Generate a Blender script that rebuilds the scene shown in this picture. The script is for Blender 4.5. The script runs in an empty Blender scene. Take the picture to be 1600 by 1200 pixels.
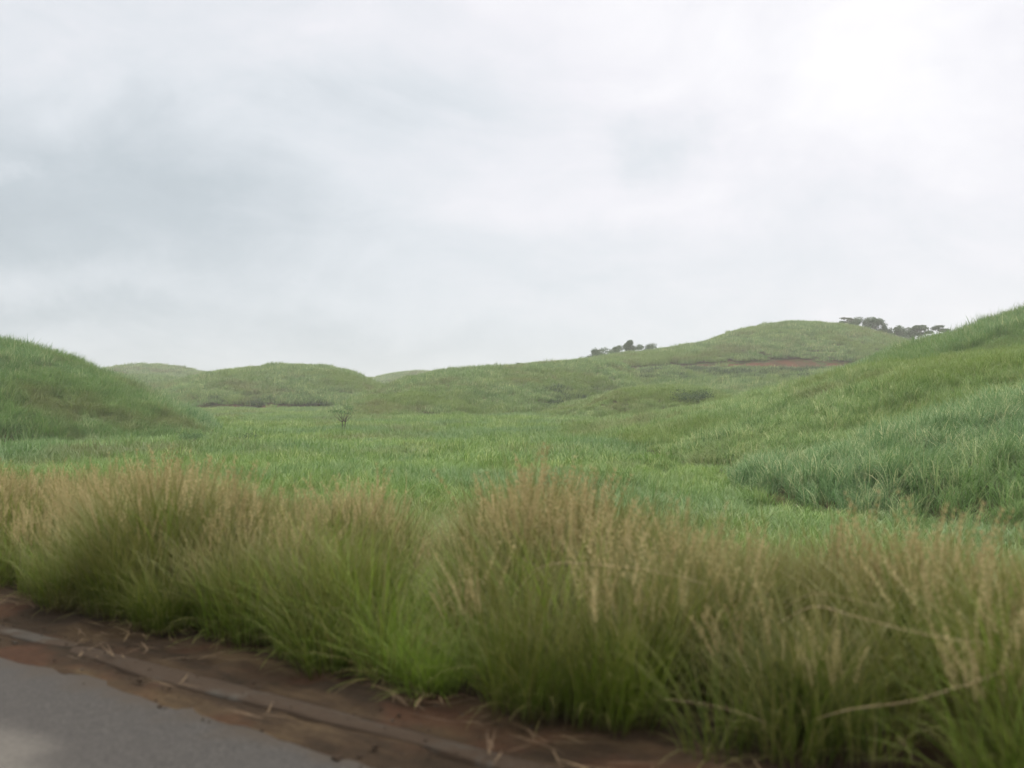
import bpy, math, random
import numpy as np
R = math.radians
rng = np.random.default_rng(7)
random.seed(7)
scn = bpy.context.scene
col = scn.collection

# ------------------------------------------------------------------ camera
EYE = 1.6                       # eye height above the road
FPX = 1555.0                    # focal length in pixels of a 1600 px wide frame
PITCH = math.atan(45 / FPX)
cam_d = bpy.data.cameras.new('camera')
cam = bpy.data.objects.new('camera', cam_d); col.objects.link(cam)
cam.location = (0, 0, EYE); cam.rotation_euler = (R(90) + PITCH, 0, 0)
cam_d.sensor_width = 36; cam_d.lens = 36 * FPX / 1600
cam_d.clip_start = .05; cam_d.clip_end = 12000
cam_d.dof.use_dof = True; cam_d.dof.focus_distance = 140; cam_d.dof.aperture_fstop = 1.5
scn.camera = cam

# ------------------------------------------------------------------ render settings
scn.render.engine = 'CYCLES'
cy = scn.cycles
cy.max_bounces = 7; cy.diffuse_bounces = 3; cy.transmission_bounces = 4; cy.transparent_max_bounces = 6
cy.glossy_bounces = 2; cy.volume_bounces = 0
cy.use_denoising = True
scn.view_settings.view_transform = 'Standard'; scn.view_settings.look = 'None'
scn.view_settings.exposure = 0.44; scn.view_settings.gamma = 1

def D(px, py):
    """direction of a picture point, in world axes"""
    a = (px - 800) / FPX; b = (600 - py) / FPX
    return np.array([a, math.cos(PITCH) - b * math.sin(PITCH), math.sin(PITCH) + b * math.cos(PITCH)])
def P(px, py, Y):
    d = D(px, py); return np.array([0, 0, EYE]) + d * (Y / d[1])

# ------------------------------------------------------------------ node helper
class NT:
    def __init__(s, tree): s.t = tree; s.n = tree.nodes; s.l = tree.links
    def new(s, typ, **kw):
        n = s.n.new(typ)
        for k, v in kw.items(): setattr(n, k, v)
        return n
    def put(s, sock, v):
        if isinstance(v, bpy.types.NodeSocket): s.l.new(v, sock)
        elif v is not None: sock.default_value = v
    def math(s, op, a, b=None, c=None, clamp=False):
        n = s.new('ShaderNodeMath', operation=op, use_clamp=clamp)
        s.put(n.inputs[0], a)
        if b is not None: s.put(n.inputs[1], b)
        if c is not None: s.put(n.inputs[2], c)
        return n.outputs[0]
    def vmath(s, op, a, b=None):
        n = s.new('ShaderNodeVectorMath', operation=op)
        s.put(n.inputs[0], a)
        if b is not None: s.put(n.inputs[1], b)
        return n.outputs[1] if op in ('DOT_PRODUCT', 'LENGTH', 'DISTANCE') else n.outputs[0]
    def noise(s, vec, scale, detail=3, rough=.55, dist=0):
        n = s.new('ShaderNodeTexNoise')
        s.put(n.inputs['Vector'], vec); n.inputs['Scale'].default_value = scale
        n.inputs['Detail'].default_value = detail; n.inputs['Roughness'].default_value = rough
        n.inputs['Distortion'].default_value = dist
        return n.outputs['Fac']
    def ramp(s, fac, pts, interp='LINEAR'):
        n = s.new('ShaderNodeValToRGB'); n.color_ramp.interpolation = interp
        e = n.color_ramp.elements
        while len(e) > len(pts): e.remove(e[-1])
        while len(e) < len(pts): e.new(.5)
        for k, (p, c) in enumerate(pts):
            e[k].position = p; e[k].color = (*c, 1) if len(c) == 3 else c
        s.put(n.inputs[0], fac); return n.outputs[0]
    def mix(s, fac, a, b, blend='MIX'):
        n = s.new('ShaderNodeMix', data_type='RGBA', blend_type=blend)
        s.put(n.inputs[0], fac)
        for sk, v in ((n.inputs[6], a), (n.inputs[7], b)):
            if isinstance(v, tuple) and len(v) == 3: v = (*v, 1)
            s.put(sk, v)
        return n.outputs[2]
    def mr(s, v, a, b, c, d, smooth=False):
        n = s.new('ShaderNodeMapRange', interpolation_type='SMOOTHSTEP' if smooth else 'LINEAR')
        for k, q in enumerate((v, a, b, c, d)): s.put(n.inputs[k], q)
        return n.outputs[0]

# ------------------------------------------------------------------ sky: overcast, procedural, laid out by direction
SUN_EL, SUN_AZ = 52, 35        # behind the cloud, ahead and to the right
w = bpy.data.worlds.new('World'); scn.world = w; w.use_nodes = True
w.node_tree.nodes.clear(); N = NT(w.node_tree)
tc = N.new('ShaderNodeTexCoord').outputs['Generated']
sky = N.new('ShaderNodeTexSky', sky_type='NISHITA', sun_disc=False)
sky.sun_elevation = R(SUN_EL); sky.sun_rotation = R(SUN_AZ)
sx = N.new('ShaderNodeSeparateXYZ'); N.put(sx.inputs[0], tc)
X, Yd, Z = sx.outputs
warp = N.new('ShaderNodeTexNoise'); N.put(warp.inputs['Vector'], tc); warp.inputs['Scale'].default_value = 7.0; warp.inputs['Detail'].default_value = 8; warp.inputs['Roughness'].default_value = .62
wv = N.vmath('ADD', tc, N.vmath('MULTIPLY', N.vmath('SUBTRACT', warp.outputs['Color'], (.5, .5, .5)), (.20, .20, .12)))
sxy = N.new('ShaderNodeSeparateXYZ'); N.put(sxy.inputs[0], wv)
def blob(px, py, rx, ry, amt):
    """a soft brighter or darker cloud in one direction of the sky"""
    d = D(px, py); d = d / np.linalg.norm(d)
    v = N.vmath('SUBTRACT', wv, tuple(d)); v = N.vmath('MULTIPLY', v, (FPX / rx, FPX / rx, FPX / ry))
    return N.mr(N.vmath('LENGTH', v), 0.0, 1.35, amt, 0.0, True)
f = N.math('ADD', N.mr(X, -.5, .5, .43, .70), N.mr(Z, 0, .45, -.02, .16))
for b_ in [(140, 310, 400, 130, -.24), (330, 190, 380, 110, -.06), (90, 430, 260, 30, .06), (30, 480, 420, 28, -.12), (1035, 235, 100, 75, -.2),
           (690, 165, 220, 60, -.07), (1250, 100, 420, 190, .16), (20, 245, 60, 26, .2), (900, 60, 330, 120, .05),
           (60, 590, 500, 70, -.06), (620, 560, 700, 60, -.09), (870, 330, 300, 50, .05), (980, 390, 170, 30, -.05), (180, 60, 300, 90, .05),
           (1520, 60, 90, 40, -.10), (1350, 340, 400, 60, .03)]:
    f = N.math('ADD', f, blob(*b_))
st = N.vmath('MULTIPLY', tc, (1, 1, 2.2))
f = N.math('ADD', f, N.math('MULTIPLY', N.math('SUBTRACT', N.noise(st, 3.4, 8, .58, .9), .5), .50))
f = N.math('ADD', f, N.math('MULTIPLY', N.math('SUBTRACT', N.noise(st, 12, 7, .6, .6), .5), .16))
cloud = N.ramp(f, [(0.0, (.315, .355, .39)), (.30, (.405, .45, .485)), (.55, (.548, .578, .612)), (.78, (.668, .662, .695)), (1.0, (.775, .762, .775))])
zen = N.mr(Z, .42, .85, 0, 1, True)                       # an overcast sky is brightest overhead, above the frame
cl10 = N.mix(1.0, cloud, N.mix(zen, (10, 10, 10), (43, 39.5, 33)), 'MULTIPLY')
fin = N.mix(.95, sky.outputs[0], cl10)
bg = N.new('ShaderNodeBackground'); N.put(bg.inputs[0], fin); bg.inputs[1].default_value = .1
wo = N.new('ShaderNodeOutputWorld'); N.l.new(bg.outputs[0], wo.inputs[0])

sun_d = bpy.data.lights.new('sun', 'SUN'); sun = bpy.data.objects.new('sun', sun_d); col.objects.link(sun)
sun_d.energy = 1.5; sun_d.angle = R(22); sun_d.color = (1, .97, .91)
from mathutils import Vector, Matrix
sd = Vector((math.sin(R(SUN_AZ)) * math.cos(R(SUN_EL)), math.cos(R(SUN_AZ)) * math.cos(R(SUN_EL)), math.sin(R(SUN_EL))))
sun.rotation_euler = sd.to_track_quat('Z', 'Y').to_euler()

# ------------------------------------------------------------------ materials
def material(name):
    m = bpy.data.materials.new(name); m.use_nodes = True; m.node_tree.nodes.clear()
    return m, NT(m.node_tree)
def finish(m, N, color, rough=.8, bump=None, bstr=.3, bdist=.02, spec=.3, transl=0.0, tcol=None):
    p = N.new('ShaderNodeBsdfPrincipled'); N.put(p.inputs['Base Color'], color if not isinstance(color, tuple) else (*color, 1))
    N.put(p.inputs['Roughness'], rough); p.inputs['Specular IOR Level'].default_value = spec
    if bump is not None:
        b = N.new('ShaderNodeBump'); b.inputs['Strength'].default_value = bstr; b.inputs['Distance'].default_value = bdist
        N.put(b.inputs['Height'], bump); N.l.new(b.outputs[0], p.inputs['Normal'])
    sh = p.outputs[0]
    if transl:
        t = N.new('ShaderNodeBsdfTranslucent'); N.put(t.inputs[0], tcol if tcol is not None else color)
        mx = N.new('ShaderNodeMixShader'); mx.inputs[0].default_value = transl
        N.l.new(sh, mx.inputs[1]); N.l.new(t.outputs[0], mx.inputs[2]); sh = mx.outputs[0]
    o = N.new('ShaderNodeOutputMaterial'); N.l.new(sh, o.inputs[0]); return m

def leaf_mat(name, cols, base_col, h0, h1, patch=None, patch_scale=.03, rough=.55, spec=.35, transl=.3, tip=None, dry=(.155, .150, .060)):
    """leaf colour varies per leaf, per plant and per patch of the field; withered towards the base of the plant, where roadside grass also has shade painted in"""
    m, N = material(name)
    at = N.new('ShaderNodeAttribute', attribute_name='leaf').outputs['Fac']
    oi = N.new('ShaderNodeObjectInfo').outputs['Random']
    geo = N.new('ShaderNodeNewGeometry').outputs['Position']
    c = N.ramp(N.math('ADD', N.math('MULTIPLY', at, .6), N.math('MULTIPLY', oi, .4)), cols)
    if patch:
        c = N.mix(N.mr(N.noise(geo, patch_scale, 4, .6), .42, .62, 0, .75, True), c, patch)
        c = N.mix(N.mr(N.noise(geo, patch_scale * 5, 3, .6), .35, .7, 0, .35), c, (.62, .62, .62), 'MULTIPLY')
        off = N.vmath('ADD', geo, (57.0, -31.0, 12.0))          # patches of drier plants
        c = N.mix(N.mr(N.noise(off, patch_scale * 1.9, 5, .65), .50, .66, 0, .55, True), c, dry)
    hz = N.new('ShaderNodeAttribute', attribute_name='along').outputs['Fac']
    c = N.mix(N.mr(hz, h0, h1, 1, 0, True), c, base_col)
    if tip: c = N.mix(N.mr(hz, .55, 1, 0, .85), c, tip)
    return finish(m, N, c, rough, spec=spec, transl=transl)

def soil_mat(name, green=(.045, .08, .022), soil=(.085, .055, .03), red=(.125, .056, .032), g0=.38, g1=.6):
    m, N = material(name)
    geo = N.new('ShaderNodeNewGeometry').outputs['Position']
    n1 = N.noise(geo, .35, 5, .6); n2 = N.noise(geo, 3.5, 4, .6); n3 = N.noise(geo, .08, 3)
    c = N.mix(N.mr(n1, g0, g1, 0, 1), green, soil)
    bare = N.new('ShaderNodeAttribute', attribute_name='bare').outputs['Fac']
    rc = N.mix(N.mr(n2, .3, .7, 0, 1), red, tuple(x * .45 for x in red))
    rc = N.mix(N.mr(N.noise(geo, .16, 4, .7), .46, .58, 0, .85, True), rc, (.055, .042, .022))
    c = N.mix(N.mr(N.math('ADD', bare, N.math('MULTIPLY', N.math('SUBTRACT', n1, .5), 1.2)), .4, .6, 0, 1), c, rc)
    c = N.mix(N.mr(n3, .3, .7, 0, .4), c, (.55, .6, .5), 'MULTIPLY')
    return finish(m, N, c, .95, n2, .6, .08, .1)

M = {}
M['ground'] = soil_mat('hill earth and undergrowth')
M['cane'] = leaf_mat('sugar cane leaf', [(0, (0.078, 0.156, 0.047)), (.4, (0.137, 0.234, 0.072)), (.68, (0.195, 0.293, 0.104)), (.88, (0.396, 0.433, 0.202))],  # last, palest tone: glints painted into some leaves
                     (0.098, 0.081, 0.044), .10, .34, patch=(0.143, 0.215, 0.039), rough=.6, spec=.2, transl=.36)
M['cane_blue'] = leaf_mat('blue green sugar cane leaf', [(0, (0.062, 0.143, 0.052)), (.4, (0.111, 0.215, 0.081)), (.68, (0.176, 0.280, 0.124)), (.88, (0.524, 0.536, 0.294))],  # palest leaves stand for silvery glints, painted into the colour
                     (0.111, 0.078, 0.047), .08, .32, patch=(0.117, 0.208, 0.046), rough=.6, spec=.2, transl=.36)
M['field'] = leaf_mat('young cane leaf in the valley', [(0, (0.091, 0.176, 0.029)), (.45, (0.137, 0.247, 0.044)), (.68, (0.182, 0.286, 0.065)), (.88, (0.381, 0.464, 0.162))],  # pale last stop paints glints on the valley leaves
                     (0.065, 0.085, 0.029), .02, .25, patch=(0.111, 0.208, 0.078), rough=.5, spec=.4, transl=.35)
M['tree_leaf'] = leaf_mat('dark tree foliage', [(0, (0.025, 0.064, 0.018)), (.6, (0.043, 0.096, 0.026)), (1, (0.069, 0.131, 0.036))], (0.037, 0.080, 0.020), -1, -.5, rough=.7, transl=.15)
M['scrub'] = leaf_mat('dark scrub foliage', [(0, (.028, .055, .018)), (.6, (.045, .085, .028)), (.9, (.07, .12, .045)), (1, (.22, .26, .15))], (.05, .045, .02), .1, .3, rough=.7, transl=.2)
M['pale_leaf'] = leaf_mat('grey green tree foliage', [(0, (.05, .07, .035)), (.6, (.08, .10, .05)), (1, (.13, .14, .08))], (.06, .08, .04), -1, -.5, rough=.7, transl=.2)
M['shrub_leaf'] = leaf_mat('valley shrub foliage', [(0, (0.053, 0.112, 0.036)), (.6, (0.083, 0.165, 0.052)), (1, (0.128, 0.210, 0.078))], (0.060, 0.120, 0.039), -1, -.5, rough=.7, transl=.2)
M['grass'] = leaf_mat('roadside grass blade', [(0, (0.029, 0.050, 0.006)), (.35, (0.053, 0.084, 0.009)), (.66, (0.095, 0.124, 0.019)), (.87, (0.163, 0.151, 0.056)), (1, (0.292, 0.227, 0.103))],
                     (0.060, 0.044, 0.021), .02, .25, patch=(0.103, 0.151, 0.015), patch_scale=.55, rough=.6, spec=.25, transl=.36, tip=(0.202, 0.185, 0.073), dry=(0.112, 0.105, 0.030))  # brown base: dead sheath, with shade at the grass foot painted in
M['lime'] = leaf_mat('lush lime grass blade', [(0, (0.081, 0.138, 0.013)), (.5, (0.133, 0.207, 0.025)), (1, (0.228, 0.285, 0.067))],
                     (0.067, 0.057, 0.023), .02, .25, rough=.6, spec=.25, transl=.42)
M['straw'] = leaf_mat('dry grass stem and plume', [(0, (0.172, 0.126, 0.056)), (.5, (0.318, 0.270, 0.132)), (1, (0.464, 0.405, 0.224))], (0.112, 0.153, 0.036), .45, .85, rough=.7, spec=.2, transl=.35)
M['litter'] = leaf_mat('dead straw', [(0, (.07, .045, .025)), (.6, (.13, .09, .05)), (1, (.34, .26, .15))], (.1, .07, .04), -1, -.5, rough=.8, transl=.1)
m, N = material('bark'); g = N.new('ShaderNodeTexCoord').outputs['Object']
M['bark'] = finish(m, N, N.ramp(N.noise(g, 3, 4), [(.3, (.045, .036, .028)), (.7, (.10, .085, .065))]), .9, N.noise(g, 9, 4), .6, .05, .1)
m, N = material('dry stalk'); g = N.new('ShaderNodeTexCoord').outputs['Object']
M['stalk'] = finish(m, N, N.ramp(N.noise(g, 14, 3), [(.3, (.38, .27, .15)), (.7, (.62, .50, .33))]), .6, spec=.3, transl=.1)

m, N = material('asphalt'); g = N.new('ShaderNodeNewGeometry').outputs['Position']
# p = distance out from the camera's lane, s = along the road
pn = N.vmath('DOT_PRODUCT', g, (.6, .8, 0)); sn = N.vmath('DOT_PRODUCT', g, (-.8, .6, 0))
ps = N.new('ShaderNodeCombineXYZ'); N.put(ps.inputs[0], pn); N.put(ps.inputs[1], N.math('MULTIPLY', sn, .18))
fine = N.noise(g, 55, 5, .8); mid = N.noise(ps.outputs[0], 2.2, 5, .6); big = N.noise(g, .8, 3)
c = N.ramp(fine, [(.36, (.009, .0085, .0085)), (.5, (.021, .0195, .0195)), (.62, (.055, .052, .049))])
c = N.mix(N.mr(mid, .35, .68, 0, .5), c, (.030, .027, .026))
worn = N.mr(N.math('ADD', pn, N.math('MULTIPLY', N.math('SUBTRACT', big, .5), 1.1)), 2.72, 2.35, 0, .85, True)
c = N.mix(worn, c, N.ramp(fine, [(.3, (.050, .046, .042)), (.7, (.100, .094, .086))]))
dirt = N.mr(N.math('ADD', pn, N.math('MULTIPLY', N.math('SUBTRACT', N.noise(g, 3.5, 4), .5), .5)), 3.02, 3.3, 0, .85, True)
c = N.mix(dirt, c, (.028, .020, .013))
M['asphalt'] = finish(m, N, c, .85, fine, .5, .004, .3)

m, N = material('verge soil'); g = N.new('ShaderNodeNewGeometry').outputs['Position']
pn = N.vmath('DOT_PRODUCT', g, (.6, .8, 0)); sn = N.vmath('DOT_PRODUCT', g, (-.8, .6, 0))
ps = N.new('ShaderNodeCombineXYZ'); N.put(ps.inputs[0], pn); N.put(ps.inputs[1], N.math('MULTIPLY', sn, .25))
n1 = N.noise(ps.outputs[0], 3.5, 5, .65); n2 = N.noise(g, 28, 4, .65); n3 = N.noise(g, 1.3, 3)
c = N.ramp(n1, [(.3, (.011, .008, .005)), (.5, (.027, .018, .011)), (.68, (.058, .041, .023))])
c = N.mix(N.mr(n3, .5, .66, 0, .55, True), c, (.052, .024, .014))
c = N.mix(N.mr(n2, .3, .7, 0, .6), c, (.45, .42, .4), 'MULTIPLY')
M['verge'] = finish(m, N, c, .95, n2, .8, .02, .1)
m, N = material('old concrete edging'); g = N.new('ShaderNodeNewGeometry').outputs['Position']
n1 = N.noise(g, 2.4, 5, .65); n2 = N.noise(g, 40, 4, .65)
c = N.ramp(n1, [(.32, (.030, .021, .014)), (.5, (.038, .034, .030)), (.7, (.058, .054, .048))])
c = N.mix(N.mr(N.noise(g, 1.1, 5, .7), .40, .50, 0, .95, True), c, (.030, .020, .013))
c = N.mix(N.mr(n2, .3, .7, 0, .5), c, (.5, .48, .45), 'MULTIPLY')
M['edging'] = finish(m, N, c, .9, n2, .7, .01, .15)

# ------------------------------------------------------------------ mesh helpers
def mesh_obj(name, verts, faces, mat=None, attrs=None, smooth=True, link=True, parent=None):
    me = bpy.data.meshes.new(name)
    verts = np.asarray(verts, dtype=np.float32)
    if isinstance(faces, np.ndarray):
        nf, k = faces.shape
        me.vertices.add(len(verts)); me.vertices.foreach_set('co', verts.ravel())
        me.loops.add(nf * k); me.loops.foreach_set('vertex_index', faces.astype(np.int32).ravel())
        me.polygons.add(nf); me.polygons.foreach_set('loop_start', np.arange(0, nf * k, k, dtype=np.int32))
        me.update(calc_edges=True)
    else:
        me.from_pydata(verts.tolist(), [], faces); me.update()
    if smooth and len(me.polygons): me.polygons.foreach_set('use_smooth', np.ones(len(me.polygons), dtype=bool))
    for k, v in (attrs or {}).items():
        a = me.attributes.new(k, 'FLOAT', 'POINT'); a.data.foreach_set('value', np.asarray(v, dtype=np.float32))
    if mat: me.materials.append(mat)
    o = bpy.data.objects.new(name, me)
    if link: col.objects.link(o)
    if parent: o.parent = parent
    return o
def tag(o, label=None, cat=None, group=None, kind=None):
    if label: o['label'] = label
    if cat: o['category'] = cat
    if group: o['group'] = group
    if kind: o['kind'] = kind
    return o

class Leaves:
    """collects tapering ribbons and tubes"""
    def __init__(s): s.v = []; s.f = []; s.leaf = []; s.al = []
    def blade(s, root, az, length, lean, droop, width, nseg=5, leaf=None, a0=0.0, a1=1.0, fold=.25, curl=0.0):
        leaf = random.random() if leaf is None else leaf
        b = len(s.v); pos = np.array(root, float); ang = lean; h = np.array([math.cos(az), math.sin(az)])
        step = length / nseg; azc = az
        for i in range(nseg + 1):
            t = i / nseg
            wd = width * (1 - t ** 2.2) * (.55 + .45 * min(1, t * 4)) + .0006
            side = np.array([-math.sin(azc), math.cos(azc), 0]) * wd * .5
            s.v += [pos - side, pos + side]; s.leaf += [leaf, leaf]; s.al += [a0 + (a1 - a0) * t] * 2
            if i < nseg: s.f.append((b + 2 * i, b + 2 * i + 1, b + 2 * i + 3, b + 2 * i + 2))
            d = np.array([math.cos(azc) * math.sin(ang), math.sin(azc) * math.sin(ang), math.cos(ang)])
            pos = pos + d * step
            ang += droop / nseg * (.5 + 1.3 * t); azc += curl / nseg
        return pos
    def build(s, name, mat, link=False, parent=None):
        return mesh_obj(name, np.array(s.v), np.array(s.f), mat, {'leaf': s.leaf, 'along': s.al}, link=link, parent=parent)

def tube(pts, rad, sides=6):
    """tapering tube through points -> verts, quads"""
    pts = [np.array(p, float) for p in pts]; V = []; F = []
    for i, p in enumerate(pts):
        d = pts[min(i + 1, len(pts) - 1)] - pts[max(i - 1, 0)]; d /= np.linalg.norm(d) + 1e-9
        u = np.cross(d, [0.31, .12, .94]);
        if np.linalg.norm(u) < .05: u = np.cross(d, [1, 0, 0])
        u /= np.linalg.norm(u); v = np.cross(d, u)
        for k in range(sides):
            a = 2 * math.pi * k / sides; V.append(p + (u * math.cos(a) + v * math.sin(a)) * rad[i])
    for i in range(len(pts) - 1):
        for k in range(sides):
            a, b = i * sides + k, i * sides + (k + 1) % sides
            F.append((a, b, b + sides, a + sides))
    return V, F

# ------------------------------------------------------------------ scattering: one stuff object = points + instanced plants
def scatter_tree(name, srcs):
    c = bpy.data.collections.new(name + ' plants')
    for o in srcs: c.objects.link(o)
    ng = bpy.data.node_groups.new(name, 'GeometryNodeTree')
    ng.interface.new_socket('Geometry', in_out='INPUT', socket_type='NodeSocketGeometry')
    ng.interface.new_socket('Geometry', in_out='OUTPUT', socket_type='NodeSocketGeometry')
    n, l = ng.nodes, ng.links
    gi, go = n.new('NodeGroupInput'), n.new('NodeGroupOutput')
    ip = n.new('GeometryNodeInstanceOnPoints'); ci = n.new('GeometryNodeCollectionInfo')
    ci.inputs['Collection'].default_value = c; ci.inputs['Separate Children'].default_value = True; ci.inputs['Reset Children'].default_value = True
    def att(nm, dt):
        a = n.new('GeometryNodeInputNamedAttribute'); a.data_type = dt; a.inputs['Name'].default_value = nm
        return next(s for s in a.outputs if s.enabled and s.name == 'Attribute')
    l.new(gi.outputs[0], ip.inputs['Points']); l.new(ci.outputs[0], ip.inputs['Instance'])
    ip.inputs['Pick Instance'].default_value = True
    l.new(att('pick', 'INT'), ip.inputs['Instance Index'])
    l.new(att('rot', 'FLOAT_VECTOR'), ip.inputs['Rotation']); l.new(att('scl', 'FLOAT_VECTOR'), ip.inputs['Scale'])
    l.new(ip.outputs[0], go.inputs[0])
    return ng
def scatter(name, pts, rot, scl, pick, ng, label, cat):
    me = bpy.data.meshes.new(name); me.vertices.add(len(pts)); me.vertices.foreach_set('co', np.asarray(pts, np.float32).ravel())
    a = me.attributes.new('rot', 'FLOAT_VECTOR', 'POINT'); a.data.foreach_set('vector', np.asarray(rot, np.float32).ravel())
    a = me.attributes.new('scl', 'FLOAT_VECTOR', 'POINT'); a.data.foreach_set('vector', np.asarray(scl, np.float32).ravel())
    a = me.attributes.new('pick', 'INT', 'POINT'); a.data.foreach_set('value', np.asarray(pick, np.int32))
    o = bpy.data.objects.new(name, me); col.objects.link(o)
    md = o.modifiers.new('plants', 'NODES'); md.node_group = ng
    return tag(o, label, cat, kind='stuff')

def vnoise(x, y, s, seed=0):
    """cheap smooth value noise, -1..1"""
    x = np.asarray(x) / s + seed * 17.3; y = np.asarray(y) / s - seed * 9.1
    xi, yi = np.floor(x), np.floor(y); fx, fy = x - xi, y - yi
    fx = fx * fx * (3 - 2 * fx); fy = fy * fy * (3 - 2 * fy)
    def h(a, b):
        q = np.sin(a * 127.1 + b * 311.7 + seed * 74.7) * 43758.5453; return (q - np.floor(q)) * 2 - 1
    return (h(xi, yi) * (1 - fx) + h(xi + 1, yi) * fx) * (1 - fy) + (h(xi, yi + 1) * (1 - fx) + h(xi + 1, yi + 1) * fx) * fy

# plants ------------------------------------------------------------
def cane_clump(n, rad, hgt, seg, wid, mat, seed, wind=(.35, .1)):
    random.seed(seed); L = Leaves()
    for _ in range(n):
        r = rad * math.sqrt(random.random()); a = random.uniform(0, 6.283); az = random.uniform(0, 6.283)
        if random.random() < .45: az = random.gauss(.15, .7)           # wind bends many leaves to the right
        k = random.random()
        z0 = hgt * random.choice((0, 0, .12, .25, .38)) * random.random()
        ln = (hgt - z0) * random.uniform(.75, 1.25)
        L.blade((r * math.cos(a), r * math.sin(a), z0), az, ln, random.uniform(.05, .5), random.uniform(.7, 2.2), wid * random.uniform(.6, 1.2), seg,
                a0=z0 / hgt, a1=1.0, curl=random.uniform(-.4, .4))
    return L.build('cane_clump', mat)
def variants(fn, n): return [fn(k) for k in range(n)]
NG = {}
NG['near'] = scatter_tree('near cane', variants(lambda k: cane_clump(58, .6, 1.55, 6, .034, M['cane_blue'], 100 + k), 6))
NG['mid'] = scatter_tree('mid cane', variants(lambda k: cane_clump(70, 1.0, 1.75, 4, .065, M['cane_blue'], 200 + k), 6))
NG['midg'] = scatter_tree('mid green cane', variants(lambda k: cane_clump(70, 1.0, 1.5, 4, .065, M['cane'], 250 + k), 6))
NG['far'] = scatter_tree('far cane', variants(lambda k: cane_clump(100, 1.9, 1.7, 3, .12, M['cane'], 300 + k), 6))
NG['scrub'] = scatter_tree('dark scrub', variants(lambda k: cane_clump(90, 1.7, 1.9, 3, .13, M['scrub'], 350 + k), 6))
NG['fieldnear'] = scatter_tree('near field', variants(lambda k: cane_clump(46, .6, 1.15, 5, .036, M['field'], 400 + k), 6))
NG['fieldfar'] = scatter_tree('far field', variants(lambda k: cane_clump(80, 1.5, 1.15, 3, .08, M['field'], 500 + k), 6))

# ------------------------------------------------------------------ the ground sheet
RN = np.array([.6, .8]); RS = np.array([-.8, .6])       # out from the road, along the road
ROAD_EDGE, GRASS0 = 3.28, 4.08
TY = np.array([0, 25, 40, 70, 100, 150, 200, 300, 450, 700, 6000], float)
TZ = np.array([-2.6, -2.6, -2.3, -1.75, -1.25, -.1, 1.0, 3.3, 6, 6, 6], float) - 1.0
def ground_z(x, y):
    x = np.asarray(x, float); y = np.asarray(y, float)
    p = x * RN[0] + y * RN[1]
    t = np.clip((p - 5.4) / 16, 0, 1); t = t * t * (3 - 2 * t)
    return t * (np.interp(y, TY, TZ) + .22 * vnoise(x, y, 11, 3) * np.clip((p - 10) / 10, 0, 1)) 
def axis(n, lim, k):
    u = np.linspace(-1, 1, n); return np.sinh(u * k) / math.sinh(k) * lim
gx = axis(420, 1900, 7.0); gy = axis(420, 1900, 7.0) + 12
# rotated so its rows run with the road: the verge bank stays crisp
GXs, GYp = np.meshgrid(gx, gy); wx = GXs * RS[0] + GYp * RN[0]; wy = GXs * RS[1] + GYp * RN[1]
gz = ground_z(wx, wy)
def grid_faces(nr, nc):
    i = np.arange(nr - 1)[:, None] * nc + np.arange(nc - 1)[None, :]
    return np.stack([i, i + 1, i + nc + 1, i + nc], -1).reshape(-1, 4)
def up(o):
    me = o.data
    if me.polygons[len(me.polygons) // 2].normal.z < 0: me.flip_normals()
    return o
g = up(mesh_obj('ground', np.stack([wx, wy, gz], -1).reshape(-1, 3), grid_faces(420, 420), M['ground'], {'bare': np.zeros(wx.size)}))
tag(g, kind='structure')

def strip(name, p0, p1, z, mat, s0=-60, s1=160, ns=900, npp=14, amp0=.0, amp1=.0, bump=.0, seed=1, thick=0):
    """a long strip beside the road with uneven edges"""
    s = np.linspace(s0, s1, ns); V = []
    e0 = p0 + amp0 * (vnoise(s, s * 0, .9, seed) * .6 + vnoise(s, s * 0, .25, seed + 5) * .4)
    e1 = p1 + amp1 * (vnoise(s, s * 0, .9, seed + 1) * .6 + vnoise(s, s * 0, .25, seed + 6) * .4)
    for j in range(npp):
        t = j / (npp - 1); p = e0 * (1 - t) + e1 * t
        zz = z + bump * math.sin(math.pi * t) * (.6 + .4 * vnoise(s, p, .5, seed + 9)) + bump * .4 * vnoise(s * 1, p, .12, seed + 3) * math.sin(math.pi * t)
        V.append(np.stack([s * RS[0] + p * RN[0], s * RS[1] + p * RN[1], zz + 0 * s], -1))
    if thick:
        V.insert(0, V[0] - [0, 0, thick]); V.append(V[-1] - [0, 0, thick]); npp += 2
    return up(mesh_obj(name, np.concatenate(V), grid_faces(npp, ns), mat))
tag(strip('road', -3.6, ROAD_EDGE, .008, M['asphalt'], amp1=.07, npp=6, thick=.02), kind='structure')
tag(strip('verge', ROAD_EDGE - .12, 5.2, .004, M['verge'], bump=.05, amp1=.2, npp=40, ns=1400), kind='structure')
tag(strip('concrete_edging', 3.50, 3.68, .030, M['edging'], bump=.02, amp0=.07, amp1=.02, thick=.06, npp=8, seed=8), kind='structure')

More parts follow.
